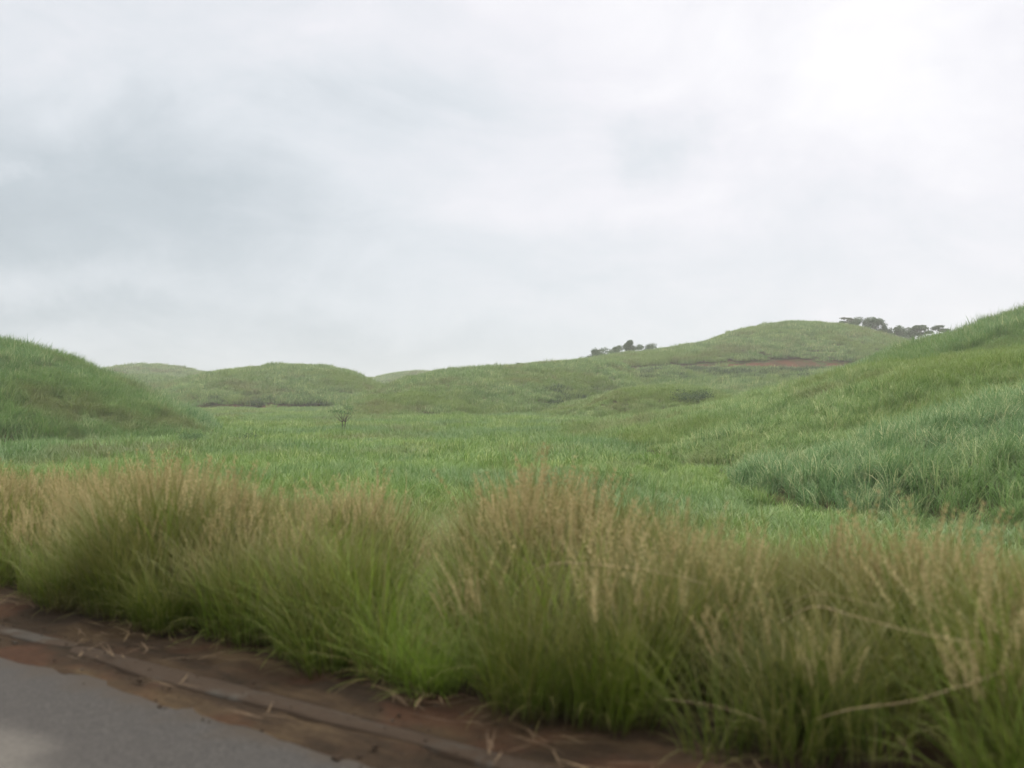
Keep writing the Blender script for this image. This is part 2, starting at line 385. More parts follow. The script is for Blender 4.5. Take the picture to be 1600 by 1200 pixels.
# ------------------------------------------------------------------ hills
def curve(ctrl, px):
    """smooth interpolation of (px, py, Y) control points"""
    c = np.array(ctrl, float); x = c[:, 0]; out = []
    for k in (1, 2):
        y = c[:, k]; dd = np.diff(y) / np.diff(x); mm = np.zeros(len(x))
        mm[0], mm[-1] = dd[0], dd[-1]
        for i in range(1, len(x) - 1):
            mm[i] = 0 if dd[i - 1] * dd[i] <= 0 else 2 * dd[i - 1] * dd[i] / (dd[i - 1] + dd[i])
        i = np.clip(np.searchsorted(x, px) - 1, 0, len(x) - 2); h = x[i + 1] - x[i]; t = np.clip((px - x[i]) / h, 0, 1)
        out.append((2*t**3-3*t**2+1)*y[i] + (t**3-2*t**2+t)*h*mm[i] + (-2*t**3+3*t**2)*y[i+1] + (t**3-t**2)*h*mm[i+1])
    return out
HILLS = {}
def hill(name, foot, crest, canopy=1.3, back=70, k=1.0, nc=220, nf=70, nb=24, rough=.5, rs=14, bare=None, drop=.62):
    px = np.linspace(foot[0][0], foot[-1][0], nc)
    fy, fY = curve(foot, px); c_y, cY = curve(crest, px)
    rows = []; T = []
    pf = np.array([P(a, b, c) for a, b, c in zip(px, fy, fY)]); pc = np.array([P(a, b, c) for a, b, c in zip(px, c_y, cY)])
    dirx = (px - 800) / FPX / math.cos(PITCH)
    ts = np.concatenate([[-.06], np.linspace(0, 1, nf), 1 + np.linspace(0, 1, nb + 1)[1:]])
    for t in ts:
        if t <= 0:
            p = pf.copy(); sh = -t * (pc[:, 1] - pf[:, 1]); p[:, 1] -= sh; p[:, 0] -= sh * pf[:, 0] / pf[:, 1]
            if t < 0: p[:, 2] -= 3 + canopy
        elif t <= 1:
            Y = pf[:, 1] + (pc[:, 1] - pf[:, 1]) * t; s = math.sin(math.pi / 2 * t) ** k
            p = np.stack([pf[:, 0] / pf[:, 1] * Y, Y, pf[:, 2] + (pc[:, 2] - pf[:, 2]) * s], -1)
        else:
            u = t - 1; Y = pc[:, 1] + back * u; hgt = np.maximum(pc[:, 2] - pf[:, 2], 3)
            p = np.stack([pc[:, 0] / pc[:, 1] * Y, Y, pc[:, 2] - hgt * drop * (1 - math.cos(math.pi / 2 * u)) * 1.6], -1)
        p[:, 2] -= canopy
        if 0 < t: p[:, 2] += rough * (vnoise(p[:, 0], p[:, 1], rs, len(HILLS) + 2) * .7 + vnoise(p[:, 0], p[:, 1], rs * .37, len(HILLS) + 20) * .3) * min(1, t * 4) * (1 if t > 1 else 1 - .65 * t)
        rows.append(p); T.append(np.full(nc, t))
    V = np.array(rows); T = np.array(T); PX = np.tile(px, (len(ts), 1))
    bm_ = bare(PX, T, V) if bare else np.zeros(T.shape)
    o = up(mesh_obj(name, V.reshape(-1, 3), grid_faces(*T.shape), M['ground'], {'bare': bm_.ravel()}))
    tag(o, kind='structure'); HILLS[o.name] = (V, T, PX, bm_)
    return o.name
def cover(hname, ng, dens, label, cat='sugar cane', name='sugar_cane', scale=1.0, tmax=1.25, t0=0.0, flat=1.0, gap=.0, taper=0, gs=6, seed=0, pxr=(-450, 2050), thin=None):
    """plants over one hill; dens = plants per square metre"""
    V, T, PX, B = HILLS[hname]
    a, b, c, d = V[:-1, :-1], V[:-1, 1:], V[1:, 1:], V[1:, :-1]
    area = .5 * np.linalg.norm(np.cross(c - a, d - b), axis=-1)
    ok = (T[:-1, :-1] >= t0) & (T[:-1, :-1] < tmax) & (PX[:-1, :-1] > pxr[0]) & (PX[:-1, :-1] < pxr[1])
    lam = area * dens * ok * (1 - np.clip(B[:-1, :-1] * 1.3, 0, 1))
    n = rng.poisson(lam); i, j = np.nonzero(n); rep = n[i, j]; i = np.repeat(i, rep); j = np.repeat(j, rep)
    u, v = rng.random(len(i))[:, None], rng.random(len(i))[:, None]
    p = (a[i, j] * (1 - u) + b[i, j] * u) * (1 - v) + (d[i, j] * (1 - u) + c[i, j] * u) * v
    tt = T[i, j] + (T[i + 1, j] - T[i, j]) * v[:, 0]
    keep = p[:, 2] > ground_z(p[:, 0], p[:, 1]) - .25
    if gap: keep &= (vnoise(p[:, 0], p[:, 1], gs, seed + 40) > -1 + gap + .3 * rng.standard_normal(len(p)))
    p = p[keep]; tt = tt[keep]; n = len(p)
    tf = 1 - .5 * np.clip(1 - tt / taper, 0, 1) if taper else 1
    sc = tf * scale * (1 + .22 * rng.standard_normal(n).clip(-2, 2)) * (1 + .20 * vnoise(p[:, 0], p[:, 1], 9, seed) + .24 * vnoise(p[:, 0], p[:, 1], 2.6, seed + 1))
    rot = np.stack([rng.normal(0, .10, n), rng.normal(0, .10, n), rng.normal(0, .8, n)], -1)
    s3 = np.stack([sc * .5 + .5 * scale, sc * .5 + .5 * scale, sc * flat], -1)
    p[:, 2] -= .06
    print('COVER', hname, n)
    return scatter(name, p, rot, s3, rng.integers(0, 6, n), NG[ng], label, cat)

# far ones first
h_far = hill('hills', [(120, 612, 560), (420, 612, 560)], [(120, 600, 640), (165, 578, 640), (195, 572, 640), (230, 570, 640), (270, 574, 640), (310, 581, 640), (360, 592, 640), (420, 610, 640)], canopy=1.4, rough=.2)
h_sh = hill('hills', [(100, 632, 380), (400, 632, 380)], [(100, 600, 450), (170, 586, 450), (230, 587, 450), (290, 594, 450), (330, 602, 450), (400, 625, 450)], canopy=1.4, rough=.3)
h_dark = hill('hills', [(520, 618, 620), (780, 618, 620)], [(520, 606, 700), (575, 594, 700), (620, 584, 700), (650, 581, 700), (690, 582, 700), (780, 590, 700)], canopy=1.3, rough=.3)
h_left2 = hill('hills', [(225, 640, 290), (330, 636, 290), (450, 637, 290), (560, 640, 290), (700, 645, 300)],
               [(225, 622, 350), (262, 602, 360), (300, 590, 365), (350, 580, 370), (420, 573, 375), (470, 571, 375), (520, 576, 375), (560, 588, 370), (600, 606, 365), (640, 628, 350), (700, 646, 340)],
               canopy=1.4, k=.85, rough=.7, rs=22, bare=lambda PX, T, V: (T < .045 + .03 * vnoise(PX, T * 0, 17, 5)) * .75)
h_round = hill('hills', [(820, 590, 350), (960, 574, 345), (1180, 572, 340), (1400, 574, 345), (1700, 580, 360)],
               [(820, 582, 430), (900, 567, 430), (960, 558, 430), (1040, 548, 430), (1100, 537, 430), (1150, 521, 430), (1200, 510, 430), (1250, 505.5, 430), (1300, 508, 430), (1350, 517, 430), (1400, 530, 430), (1435, 538, 430), (1470, 533, 440), (1520, 534, 450), (1700, 545, 450)],
               canopy=1.3, back=110, k=.8, rough=.6, rs=25, drop=.3,
               bare=lambda PX, T, V: ((PX > 955) & (T < .055 + .022 * vnoise(PX, T * 0, 23, 4))) * (.80 + .2 * vnoise(PX, T * 30, 31, 6)))
h_terr = hill('hills', [(900, 660, 235), (1000, 652, 235), (1150, 648, 235), (1400, 640, 235), (1600, 620, 235)],
              [(900, 640, 300), (945, 600, 310), (975, 579, 325), (1050, 577, 330), (1200, 578, 330), (1370, 578, 330), (1450, 579, 330), (1600, 583, 330)],
              canopy=1.5, back=40, k=1.25, rough=1.6, rs=16, drop=.12,
              bare=lambda PX, T, V: np.clip(1.2 - np.hypot((PX - 1000 - (T - .55) * -90) / 16, (T - .5) / .35), 0, 1) * (vnoise(PX, T * 100, 9, 3) > 0) + ((PX < 990) & (T > .86)) * 1.0)
h_mid = hill('hills', [(470, 655, 195), (560, 652, 200), (700, 652, 205), (820, 655, 215), (900, 652, 240), (980, 645, 255), (1080, 650, 260)],
             [(470, 652, 230), (515, 643, 240), (560, 622, 270), (600, 606, 285), (640, 591, 300), (700, 580, 310), (760, 576, 315), (820, 572, 318), (880, 567, 320), (930, 563, 322), (965, 568, 322), (985, 580, 310), (1020, 605, 295), (1080, 645, 280)],
             canopy=1.4, k=.95, rough=1.3, rs=19, drop=.3,
             bare=lambda PX, T, V: np.clip(1.3 - np.hypot((PX - 977) / 7, (T - .93) / .06), 0, 1))
h_small = hill('hills', [(770, 657, 205), (870, 657, 198), (960, 655, 202)],
               [(770, 655, 225), (820, 648, 228), (860, 640, 230), (900, 631, 232), (935, 622, 234), (960, 640, 236)], canopy=1.2, k=1, rough=.3, back=30,
               bare=lambda PX, T, V: np.clip(1.35 - np.hypot((PX - 888) / 18, (T - .35) / .22), 0, 1))
h_mound = hill('hills', [(850, 662, 165), (950, 660, 165), (1080, 655, 168), (1200, 648, 172), (1300, 640, 180)],
               [(850, 661, 190), (890, 650, 195), (925, 627, 205), (955, 612, 208), (1000, 604, 210), (1060, 602, 210), (1110, 605, 210), (1160, 613, 210), (1220, 626, 208), (1300, 645, 205)],
               canopy=1.1, k=.9, rough=.5, back=45)
h_left = hill('hills', [(-1000, 730, 62), (-300, 706, 85), (0, 700, 98), (200, 696, 108), (370, 692, 118), (440, 690, 122)],
              [(-1000, 380, 140), (-300, 462, 140), (-100, 510, 142), (0, 536, 145), (60, 549, 148), (130, 569, 152), (190, 591, 155), (250, 617, 158), (300, 641, 158), (350, 669, 155), (390, 688, 150), (440, 700, 140)],
              canopy=1.5, k=.9, rough=1.0, rs=16, back=80, bare=lambda PX, T, V: (T < .05) * .55)
h_upper = hill('hills', [(1180, 620, 150), (1300, 592, 140), (1360, 580, 128), (1450, 570, 118), (1600, 557, 108), (2000, 520, 100), (2600, 480, 100)],
               [(1180, 628, 190), (1260, 606, 185), (1330, 580, 180), (1365, 563, 175), (1400, 549, 170), (1440, 536, 168), (1500, 521, 165), (1550, 506, 162), (1600, 491, 160), (1700, 458, 158), (2000, 370, 155), (2600, 280, 155)],
               canopy=1.5, k=.9, rough=.9, rs=15, back=60)
h_right = hill('hills', [(880, 668, 120), (1000, 680, 90), (1100, 705, 68), (1250, 730, 56), (1400, 745, 50), (1600, 755, 46), (2600, 800, 36)],
               [(880, 664, 150), (950, 656, 150), (1000, 650, 150), (1060, 640, 146), (1200, 611, 138), (1290, 591, 130), (1350, 574, 124), (1450, 563, 114), (1600, 547, 104), (2000, 505, 96), (2600, 440, 90)],
               canopy=1.2, k=1.05, rough=.8, rs=12, back=30, drop=.08)
h_lobe = hill('hills', [(1150, 728, 56), (1200, 728, 50), (1300, 752, 43), (1420, 772, 38), (1600, 785, 35), (2000, 800, 33), (2600, 830, 30)],
              [(1150, 722, 62), (1205, 702, 60), (1260, 690, 60), (1330, 674, 60), (1400, 655, 60), (1500, 632, 60), (1600, 606, 60), (2000, 500, 60), (2600, 400, 60)],
              canopy=1.6, k=.85, rough=.55, rs=7, back=25, drop=.15)

cover(h_far, 'far', .16, 'far cane field on the small dark green hill at the left skyline', scale=1.3)
cover(h_sh, 'far', .22, 'pale cane field on the low shoulder behind the big left slope', scale=1.1)
cover(h_dark, 'far', .16, 'far dark cane field in the notch between two rounded hills', scale=1.3)
cover(h_left2, 'far', .42, 'cane field on the rounded hill left of the notch', gap=.12, gs=9, seed=2)
cover(h_round, 'far', .40, 'cane field on the highest round hill below the dark trees', seed=3)
cover(h_terr, 'far', .55, 'uneven cane field in the hollow below the red cut bank', gap=.35, gs=8, seed=4)
cover(h_terr, 'scrub', .35, 'strip of dark green scrub just below the red cut bank', cat='scrub', name='scrub', t0=.55, tmax=1.0, gap=.45, gs=11, seed=44, pxr=(1000, 1500))
cover(h_mid, 'scrub', .35, 'dark scrub added as painted shade in the crease left of the low mound', cat='scrub', name='scrub', scale=.8, t0=.02, tmax=.3, gap=.3, seed=45, pxr=(850, 960))  # plants added to darken the crease, shade put in by leaf colour
cover(h_left2, 'scrub', .3, 'dark brown green scrub along the foot of the rounded hill left of the notch', cat='scrub', name='scrub', scale=.8, t0=.0, tmax=.10, gap=.3, seed=46, pxr=(320, 560))
cover(h_mid, 'far', .55, 'cane field on the broad central hill', gap=.14, gs=12, seed=5, scale=.9)
cover(h_small, 'far', .8, 'cane on the small ridge with a red soil scar', scale=.8, seed=6)
cover(h_mound, 'midg', 1.1, 'cane field on the low mound with the dark bush', scale=.8, seed=7)
cover(h_left, 'mid', 1.6, 'tall blue green cane covering the big left slope', seed=8)
cover(h_upper, 'mid', 1.6, 'tall cane covering the upper slope at the right skyline', seed=9)
cover(h_right, 'midg', 1.7, 'shorter yellow green cane on the middle of the right slope', scale=.85, seed=10, taper=.12)
cover(h_lobe, 'near', 2.6, 'tall silvery cane on the near bank at the right', seed=11, taper=.16)

# valley floor
def valley():
    out = []
    for (Y0, Y1, dens, ng, sc) in [(22, 75, 2.4, 'fieldnear', 1.0), (75, 300, .55, 'fieldfar', 1.0)]:
        n = int(((Y1**2 - Y0**2) * .5 * 1.55) * dens)
        Y = np.sqrt(rng.random(n) * (Y1**2 - Y0**2) + Y0**2); a = rng.random(n) * 1.55 - .775; X = a * Y
        p = X * .6 + Y * .8; keep = p > 14
        keep &= vnoise(X, Y, 7, 12) > -.75
        X, Y = X[keep], Y[keep]; z = ground_z(X, Y) - .05; n = len(X)
        nz = vnoise(X, Y, 8, 14)
        sc_ = sc * (1 + .2 * rng.standard_normal(n).clip(-2, 2)) * (1.0 + .30 * nz + .15 * vnoise(X, Y, 2.5, 15))
        rot = np.stack([rng.normal(0, .1, n), rng.normal(0, .1, n), rng.normal(0, .8, n)], -1)
        out.append((np.stack([X, Y, z], -1), rot, np.stack([sc_ * .4 + .6, sc_ * .4 + .6, sc_], -1), ng))
        print('VALLEY', n)
    return out
vn, vf = valley()
scatter('young_cane', vn[0], vn[1], vn[2], rng.integers(0, 6, len(vn[0])), NG[vn[3]], 'bright green young cane on the near valley floor behind the roadside grass', 'sugar cane')
scatter('young_cane', vf[0], vf[1], vf[2], rng.integers(0, 6, len(vf[0])), NG[vf[3]], 'smooth green cane filling the far valley floor between the hills', 'sugar cane')
# taller tufts of blue-green cane standing about the valley floor
n = 5200; Y = np.sqrt(rng.random(n) * (130**2 - 32**2) + 32**2); a = rng.random(n) * 1.5 - .75; X = a * Y
k = (vnoise(X, Y, 13, 21) + .5 * vnoise(X, Y, 4, 22) > .12) & (X * .6 + Y * .8 > 22); X, Y = X[k], Y[k]; n = len(X)
sc = rng.uniform(.55, .95, n)
scatter('tall_cane', np.stack([X, Y, ground_z(X, Y) - .05], -1), np.stack([rng.normal(0, .1, n), rng.normal(0, .1, n), rng.normal(0, .8, n)], -1),
        np.stack([sc, sc, sc], -1), rng.integers(0, 6, n), NG['near'], 'silvery tufts of taller cane scattered over the valley floor', 'sugar cane')

# ------------------------------------------------------------------ roadside grass
def tussock(seed, mat='grass'):
    random.seed(seed); L = Leaves()
    for _ in range(85):
        r = .20 * math.sqrt(random.random()); a = random.uniform(0, 6.283)
        ln = random.uniform(.45, 1.12); az = a + random.gauss(0, .8)
        L.blade((r * math.cos(a), r * math.sin(a), 0), az, ln, random.uniform(.0, .35), random.uniform(.3, 1.5), random.uniform(.005, .010), 6, curl=random.uniform(-.5, .5))
    for _ in range(10):                                             # dead blades hanging low
        a = random.uniform(0, 6.283)
        L.blade((0, 0, 0), a, random.uniform(.4, .8), random.uniform(.5, .9), random.uniform(1.0, 1.8), .007, 6, leaf=.98)
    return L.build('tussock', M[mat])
def plume(seed):
    """thin stems, each with a loose feathery seed head"""
    random.seed(seed); L = Leaves()
    for _ in range(9):
        r = .16 * math.sqrt(random.random()); a = random.uniform(0, 6.283); az = random.gauss(.4, 1.5)
        ln = random.uniform(.85, 1.2); lean = random.uniform(.02, .22); dr = random.uniform(.1, .4); lf = random.random()
        root = np.array((r * math.cos(a), r * math.sin(a), 0.0))
        L.blade(root, az, ln, lean, dr, .0045, 7, leaf=lf * .8)
        # walk again to find points along the stem's last third
        pos = root.copy(); ang = lean; pts = []
        for i in range(28):
            t = i / 28; pos = pos + np.array([math.cos(az) * math.sin(ang), math.sin(az) * math.sin(ang), math.cos(ang)]) * ln / 28
            ang += dr / 28 * (.5 + 1.3 * t)
            if t > .66: pts.append((pos.copy(), t))
        for p_, t in pts:
            for _k in range(8):
                L.blade(p_, random.uniform(0, 6.283), random.uniform(.03, .075) * (1.25 - t * .55), random.uniform(.25, .9), random.uniform(.2, 1.0), .0045, 2,
                        leaf=min(1, .35 + lf * .65), a0=.9, a1=1)
    return L.build('plume', M['straw'])
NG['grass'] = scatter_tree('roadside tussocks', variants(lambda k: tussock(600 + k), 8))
NG['lime'] = scatter_tree('lime tussocks', variants(lambda k: tussock(650 + k, 'lime'), 8))
NG['plume'] = scatter_tree('roadside plumes', variants(lambda k: plume(700 + k), 8))
# height of the belt along the road, read at the picture column of its face
HPX = np.array([-900, -60, 60, 150, 240, 330, 420, 500, 590, 650, 720, 800, 850, 900, 960, 1050, 1150, 1300, 1450, 1600, 2600], float)
HH = np.array([.94, .94, .94, 1.0, 1.22, 1.24, .92, .88, 1.14, .60, .70, 1.22, 1.36, 1.22, 1.04, 1.08, 1.00, 1.03, 1.04, 1.06, 1.05]) * .84
def belt(n, p0, p1, s0, s1, edge=2.0):
    p = p0 + (p1 - p0) * rng.random(n) ** edge; s = s0 + (s1 - s0) * rng.random(n)
    p = p + .16 * vnoise(s, s * 0, .8, 31) + .10 * vnoise(s, s * 0, .3, 32)
    x = s * RS[0] + p * RN[0]; y = s * RS[1] + p * RN[1]
    px = np.where(y > .5, x / np.maximum(y, .5) * FPX + 800, 2600)
    return x, y, p, s, np.interp(px, HPX, HH) * (1 - .035 * np.clip(p - 4.6, 0, 4))
S0, S1 = -9, 34
x, y, p, s, hh = belt(5600, GRASS0 + .18, 8.6, S0, S1, 1.35); n = len(x)
q = np.clip((p - GRASS0 - .1) / .7, .0, 1)
k = vnoise(x, y, .45, 36) > -.28 + .3 * rng.standard_normal(len(x)); x, y, hh, q, p = x[k], y[k], hh[k], q[k], p[k]; n = len(x)
hh = np.minimum(hh, .90)
sc = 1.08 * hh * (.62 + .38 * q) * (1 + .15 * rng.standard_normal(len(x)).clip(-2, 2)) * (1 + .26 * vnoise(x, y, .8, 33))
col_px = x / np.maximum(y, .5) * FPX + 800
lush = np.exp(-((col_px - 655) / 75) ** 2) * .85 + .06 + .14 * (vnoise(x, y, .7, 44) > .45) > rng.random(n)
k = ~lush; a0 = (x, y, sc, n)
lx, ly, ls = x[lush], y[lush], sc[lush] * .92; ln_ = len(lx)
scatter('lime_grass', np.stack([lx, ly, ground_z(lx, ly)], -1), np.stack([rng.normal(0, .15, ln_), rng.normal(0, .15, ln_), rng.random(ln_) * 6.28], -1),
        np.stack([ls * .6 + .45, ls * .6 + .45, ls], -1), rng.integers(0, 8, ln_), NG['lime'], 'lush lime green grass in the low gap of the roadside grass', 'grass')
x, y, sc = x[k], y[k], sc[k]; n = len(x)
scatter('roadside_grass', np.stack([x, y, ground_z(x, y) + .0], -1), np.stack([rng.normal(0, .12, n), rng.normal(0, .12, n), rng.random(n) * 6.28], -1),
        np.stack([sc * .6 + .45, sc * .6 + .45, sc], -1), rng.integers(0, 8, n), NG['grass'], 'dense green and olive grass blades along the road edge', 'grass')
x, y, p, s, hh = belt(2500, GRASS0 + .35, 8.2, S0, S1, 1.1)
k = vnoise(x, y, .7, 35) > -.25 + .2 * rng.standard_normal(len(x)); x, y, p, hh = x[k], y[k], p[k], hh[k]; n = len(x)
lime = (hh < .70); keep_ = ~lime | (rng.random(n) < .35); x, y, p, hh = x[keep_], y[keep_], p[keep_], hh[keep_]; n = len(x)
sc = hh * (.92 + .22 * np.clip(p - GRASS0 - .5, 0, 1)) * (1.04 - .5 * rng.random(n) ** 1.6) * (1 + .16 * vnoise(x, y, .8, 33)); 
scatter('plumed_grass', np.stack([x, y, ground_z(x, y)], -1), np.stack([rng.normal(0, .10, n), rng.normal(0, .10, n), rng.random(n) * 6.28], -1),
        np.stack([sc, sc, sc], -1), rng.integers(0, 8, n), NG['plume'], 'tan feathery seed heads on thin stems above the roadside grass', 'grass')
# rough grass on the bank behind the belt
n = 9000; p = rng.uniform(8.2, 26, n); s = rng.uniform(-30, 60, n); x = s * RS[0] + p * RN[0]; y = s * RS[1] + p * RN[1]
k = (y > 4) & (np.abs(x / np.maximum(y, 1)) < .85); x, y = x[k], y[k]; n = len(x); sc = .72 * (1 + .2 * rng.standard_normal(n).clip(-2, 2))
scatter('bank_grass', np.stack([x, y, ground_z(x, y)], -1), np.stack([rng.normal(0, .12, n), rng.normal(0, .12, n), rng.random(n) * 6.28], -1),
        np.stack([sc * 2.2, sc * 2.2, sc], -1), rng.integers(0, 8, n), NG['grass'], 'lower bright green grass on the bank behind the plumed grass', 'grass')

# litter of dry straw and small stones on the verge
def straw(seed):
    random.seed(seed); L = Leaves()
    for _ in range(5):
        L.blade((random.uniform(-.1, .1), random.uniform(-.1, .1), .006), random.gauss(0, .5) + (3.14 if random.random() < .5 else 0), random.uniform(.08, .35), 1.5, random.uniform(-.1, .12), .005, 4, leaf=random.random(), a0=.9, a1=1)
    return L.build('straw', M['litter'])
NG['straw'] = scatter_tree('straw litter', variants(lambda k: straw(800 + k), 5))
n = 260; p = rng.normal(3.95, .3, n).clip(3.1, 4.9); s = rng.uniform(-8, 22, n); x = s * RS[0] + p * RN[0]; y = s * RS[1] + p * RN[1]
zz = np.where((p > 3.48) & (p < 3.72), .065, .05)
scatter('straw_litter', np.stack([x, y, zz], -1), np.stack([0 * x, 0 * x, rng.normal(2.5, .5, n)], -1), np.stack([np.ones(n)] * 3, -1),
        rng.integers(0, 5, n), NG['straw'], 'dry straw lying on the brown verge beside the road', 'straw')
def stone(seed):
    r = np.random.default_rng(seed); bpy_v = []; import bmesh
    bm = bmesh.new(); bmesh.ops.create_icosphere(bm, subdivisions=2, radius=.018)
    for v in bm.verts: v.co *= 1 + .22 * r.standard_normal(); v.co.z *= .6
    me = bpy.data.meshes.new('stone'); bm.to_mesh(me); bm.free(); me.materials.append(M['edging']); return bpy.data.objects.new('stone', me)
NG['stone'] = scatter_tree('gravel', variants(lambda k: stone(k), 4))
n = 1100; p = rng.normal(3.62, .25, n).clip(3.2, 4.6); s = rng.uniform(-8, 22, n); x = s * RS[0] + p * RN[0]; y = s * RS[1] + p * RN[1]
sc = rng.lognormal(-1.0, .45, n)
scatter('gravel', np.stack([x, y, np.where((p > 3.48) & (p < 3.72), .062, np.where(p > 3.3, .035, .014))], -1), np.stack([0 * x, 0 * x, rng.random(n) * 6], -1), np.stack([sc] * 3, -1),
        rng.integers(0, 4, n), NG['stone'], 'small grey stones strewn along the crumbling road edge', 'gravel')

# ------------------------------------------------------------------ single bent dry stalks in the roadside grass
def dry_stalk(pts, rad, label):
    P3 = [P(*q) for q in pts]; out = []
    for i in range(len(P3) - 1):
        a0, a1, a2, a3 = P3[max(i - 1, 0)], P3[i], P3[i + 1], P3[min(i + 2, len(P3) - 1)]
        for k in range(6):
            t = k / 6; out.append(.5 * ((2 * a1) + (-a0 + a2) * t + (2 * a0 - 5 * a1 + 4 * a2 - a3) * t * t + (-a0 + 3 * a1 - 3 * a2 + a3) * t ** 3))
    out.append(P3[-1]); nn = len(out)
    V, F = tube(out, [rad * (1 - .6 * i / nn) for i in range(nn)], 6)
    base = out[0]; o = mesh_obj('dry_stalk', np.array(V) - base, F, M['stalk']); o.location = base
    tag(o, label, 'grass stalk', 'bent dry stalks in the roadside grass')
dry_stalk([(800, 935, 5.6), (850, 884, 4.9), (960, 884, 4.6), (1040, 896, 4.45), (1105, 913, 4.3)], 0.0014, 'thin pale stalk arching highest, over the middle of the roadside grass')
dry_stalk([(1215, 975, 5.0), (1270, 948, 4.4), (1340, 964, 4.1), (1440, 990, 3.9), (1545, 1006, 3.7)], 0.0016, 'longest pale dry stalk, bending right over dark grass at the right')
dry_stalk([(1225, 950, 5.0), (1270, 928, 4.4), (1330, 936, 4.2), (1390, 952, 4.1)], 0.0010, 'short straw coloured stalk just above the longest pale stalk')
dry_stalk([(1270, 1125, 4.5), (1330, 1108, 4.1), (1420, 1096, 3.9), (1500, 1072, 3.8), (1570, 1048, 3.7)], 0.0016, 'brown stalk sloping up to the right edge, low in the shade')
dry_stalk([(1040, 1092, 4.7), (1100, 1100, 4.4), (1150, 1112, 4.2), (1200, 1130, 4.05)], 0.0009, 'lowest pale stalk, close to the ground right of the middle')

# ------------------------------------------------------------------ trees
def crown_mesh(name, pads, n, size, mat, seed, parent):
    """leaf clumps through the volume of several pads: (x, y, z, rx, ry, rz)"""
    r = np.random.default_rng(seed); V = []; F = []; lf = []; wts = np.array([a[3] * a[4] * a[5] for a in pads]) ** .75; wts /= wts.sum()
    for (cx, cy_, cz, rx, ry, rz), wgt in zip(pads, wts):
        m_ = int(n * wgt); d = r.standard_normal((m_, 3)); d /= np.linalg.norm(d, axis=1)[:, None]
        rr = r.random(m_) ** .45; rr *= 1 + .28 * vnoise(d[:, 0] * 3, d[:, 1] * 3 + d[:, 2] * 2, .8, seed)
        q = d * rr[:, None] * [rx, ry, rz] + [cx, cy_, cz]; clump = r.random()
        for c in q:
            u = r.standard_normal(3); u /= np.linalg.norm(u); v = np.cross(u, r.standard_normal(3)); v /= np.linalg.norm(v); s_ = size * r.uniform(.5, 1.3)
            b = len(V); V += [c - u * s_, c + v * s_ * .55, c + u * s_, c - v * s_ * .55]; F.append((b, b + 1, b + 2, b + 3)); lf += [clump * .5 + r.random() * .5] * 4
    return mesh_obj(name, np.array(V), np.array(F), mat, {'leaf': lf, 'along': [1.0] * len(V)}, smooth=False, parent=parent)
def tree(name, px, py, Y, h, kind, label, seed, wdt=1.0, leaf='tree_leaf', group=None, n=2600, stems=1, lean=0.0, sink=.6):
    base = P(px, py, Y); base[2] -= sink; r = random.Random(seed)
    root = bpy.data.objects.new(name, None); col.objects.link(root); root.location = base
    tag(root, label, 'tree' if kind != 'bush' else 'shrub', group)
    h += sink; pads = []; V = []; F = []
    def add(pts, rad):
        v, f_ = tube(pts, rad, 6); b = len(V); V.extend(v); F.extend([tuple(i + b for i in q) for q in f_])
    R0 = h * .42 * wdt
    for st_ in range(stems):
        x0 = (st_ - (stems - 1) / 2) * h * .12
        fork = np.array([x0 + lean * h * .3, r.uniform(-.3, .3), h * {'umbrella': .42, 'round': .35, 'dense': .28, 'bush': .12, 'sparse': .25}[kind]])
        tr = h * .032 / math.sqrt(stems)
        add([(x0, 0, -.3), (x0 + lean * h * .1, 0, fork[2] * .5), fork], [tr * 1.3, tr, tr * .8])
        nb = {'umbrella': 5, 'round': 6, 'dense': 7, 'bush': 6, 'sparse': 7}[kind]
        for i in range(nb):
            a = 2 * math.pi * (i + r.uniform(-.3, .3)) / nb; rad = R0 * r.uniform(.45, .8)
            if kind == 'umbrella': ez = h * r.uniform(.60, .92); pr = (R0 * .46, R0 * .46, h * .10)
            elif kind == 'round': ez = h * r.uniform(.5, .85); rad *= .7; pr = (R0 * .46, R0 * .46, h * .17)
            elif kind == 'dense': ez = h * r.uniform(.22, .78); pr = (R0 * .45, R0 * .45, h * .2)
            elif kind == 'bush': ez = h * r.uniform(.35, .7); rad *= .9; pr = (R0 * .5, R0 * .5, h * .30)
            else: ez = h * r.uniform(.6, .95); pr = (R0 * .36, R0 * .36, h * .09)
            e = np.array([fork[0] + lean * h * .3 + math.cos(a) * rad, math.sin(a) * rad, ez])
            mid = fork * .5 + e * .5 + [0, 0, -h * .05]
            add([fork, mid, e], [tr * .65, tr * .42, tr * .15])
            pads.append((*e, *[q * r.uniform(.8, 1.2) for q in pr]))
        if kind != 'sparse':
            ez = {'umbrella': .88, 'round': .82, 'dense': .84, 'bush': .6}[kind] * h
            pads.append((fork[0] + lean * h * .3, 0, ez, R0 * .5, R0 * .5, h * {'umbrella': .09, 'round': .17, 'dense': .2, 'bush': .35}[kind]))
    mesh_obj('trunk', np.array(V), F, M['bark'], parent=root)
    crown_mesh('crown', pads, n, h * .035, M[leaf], seed, root)
    return root
GR, GL = 'dark trees behind the highest round hill', 'trees on the skyline left of the round hill'
T_ = tree
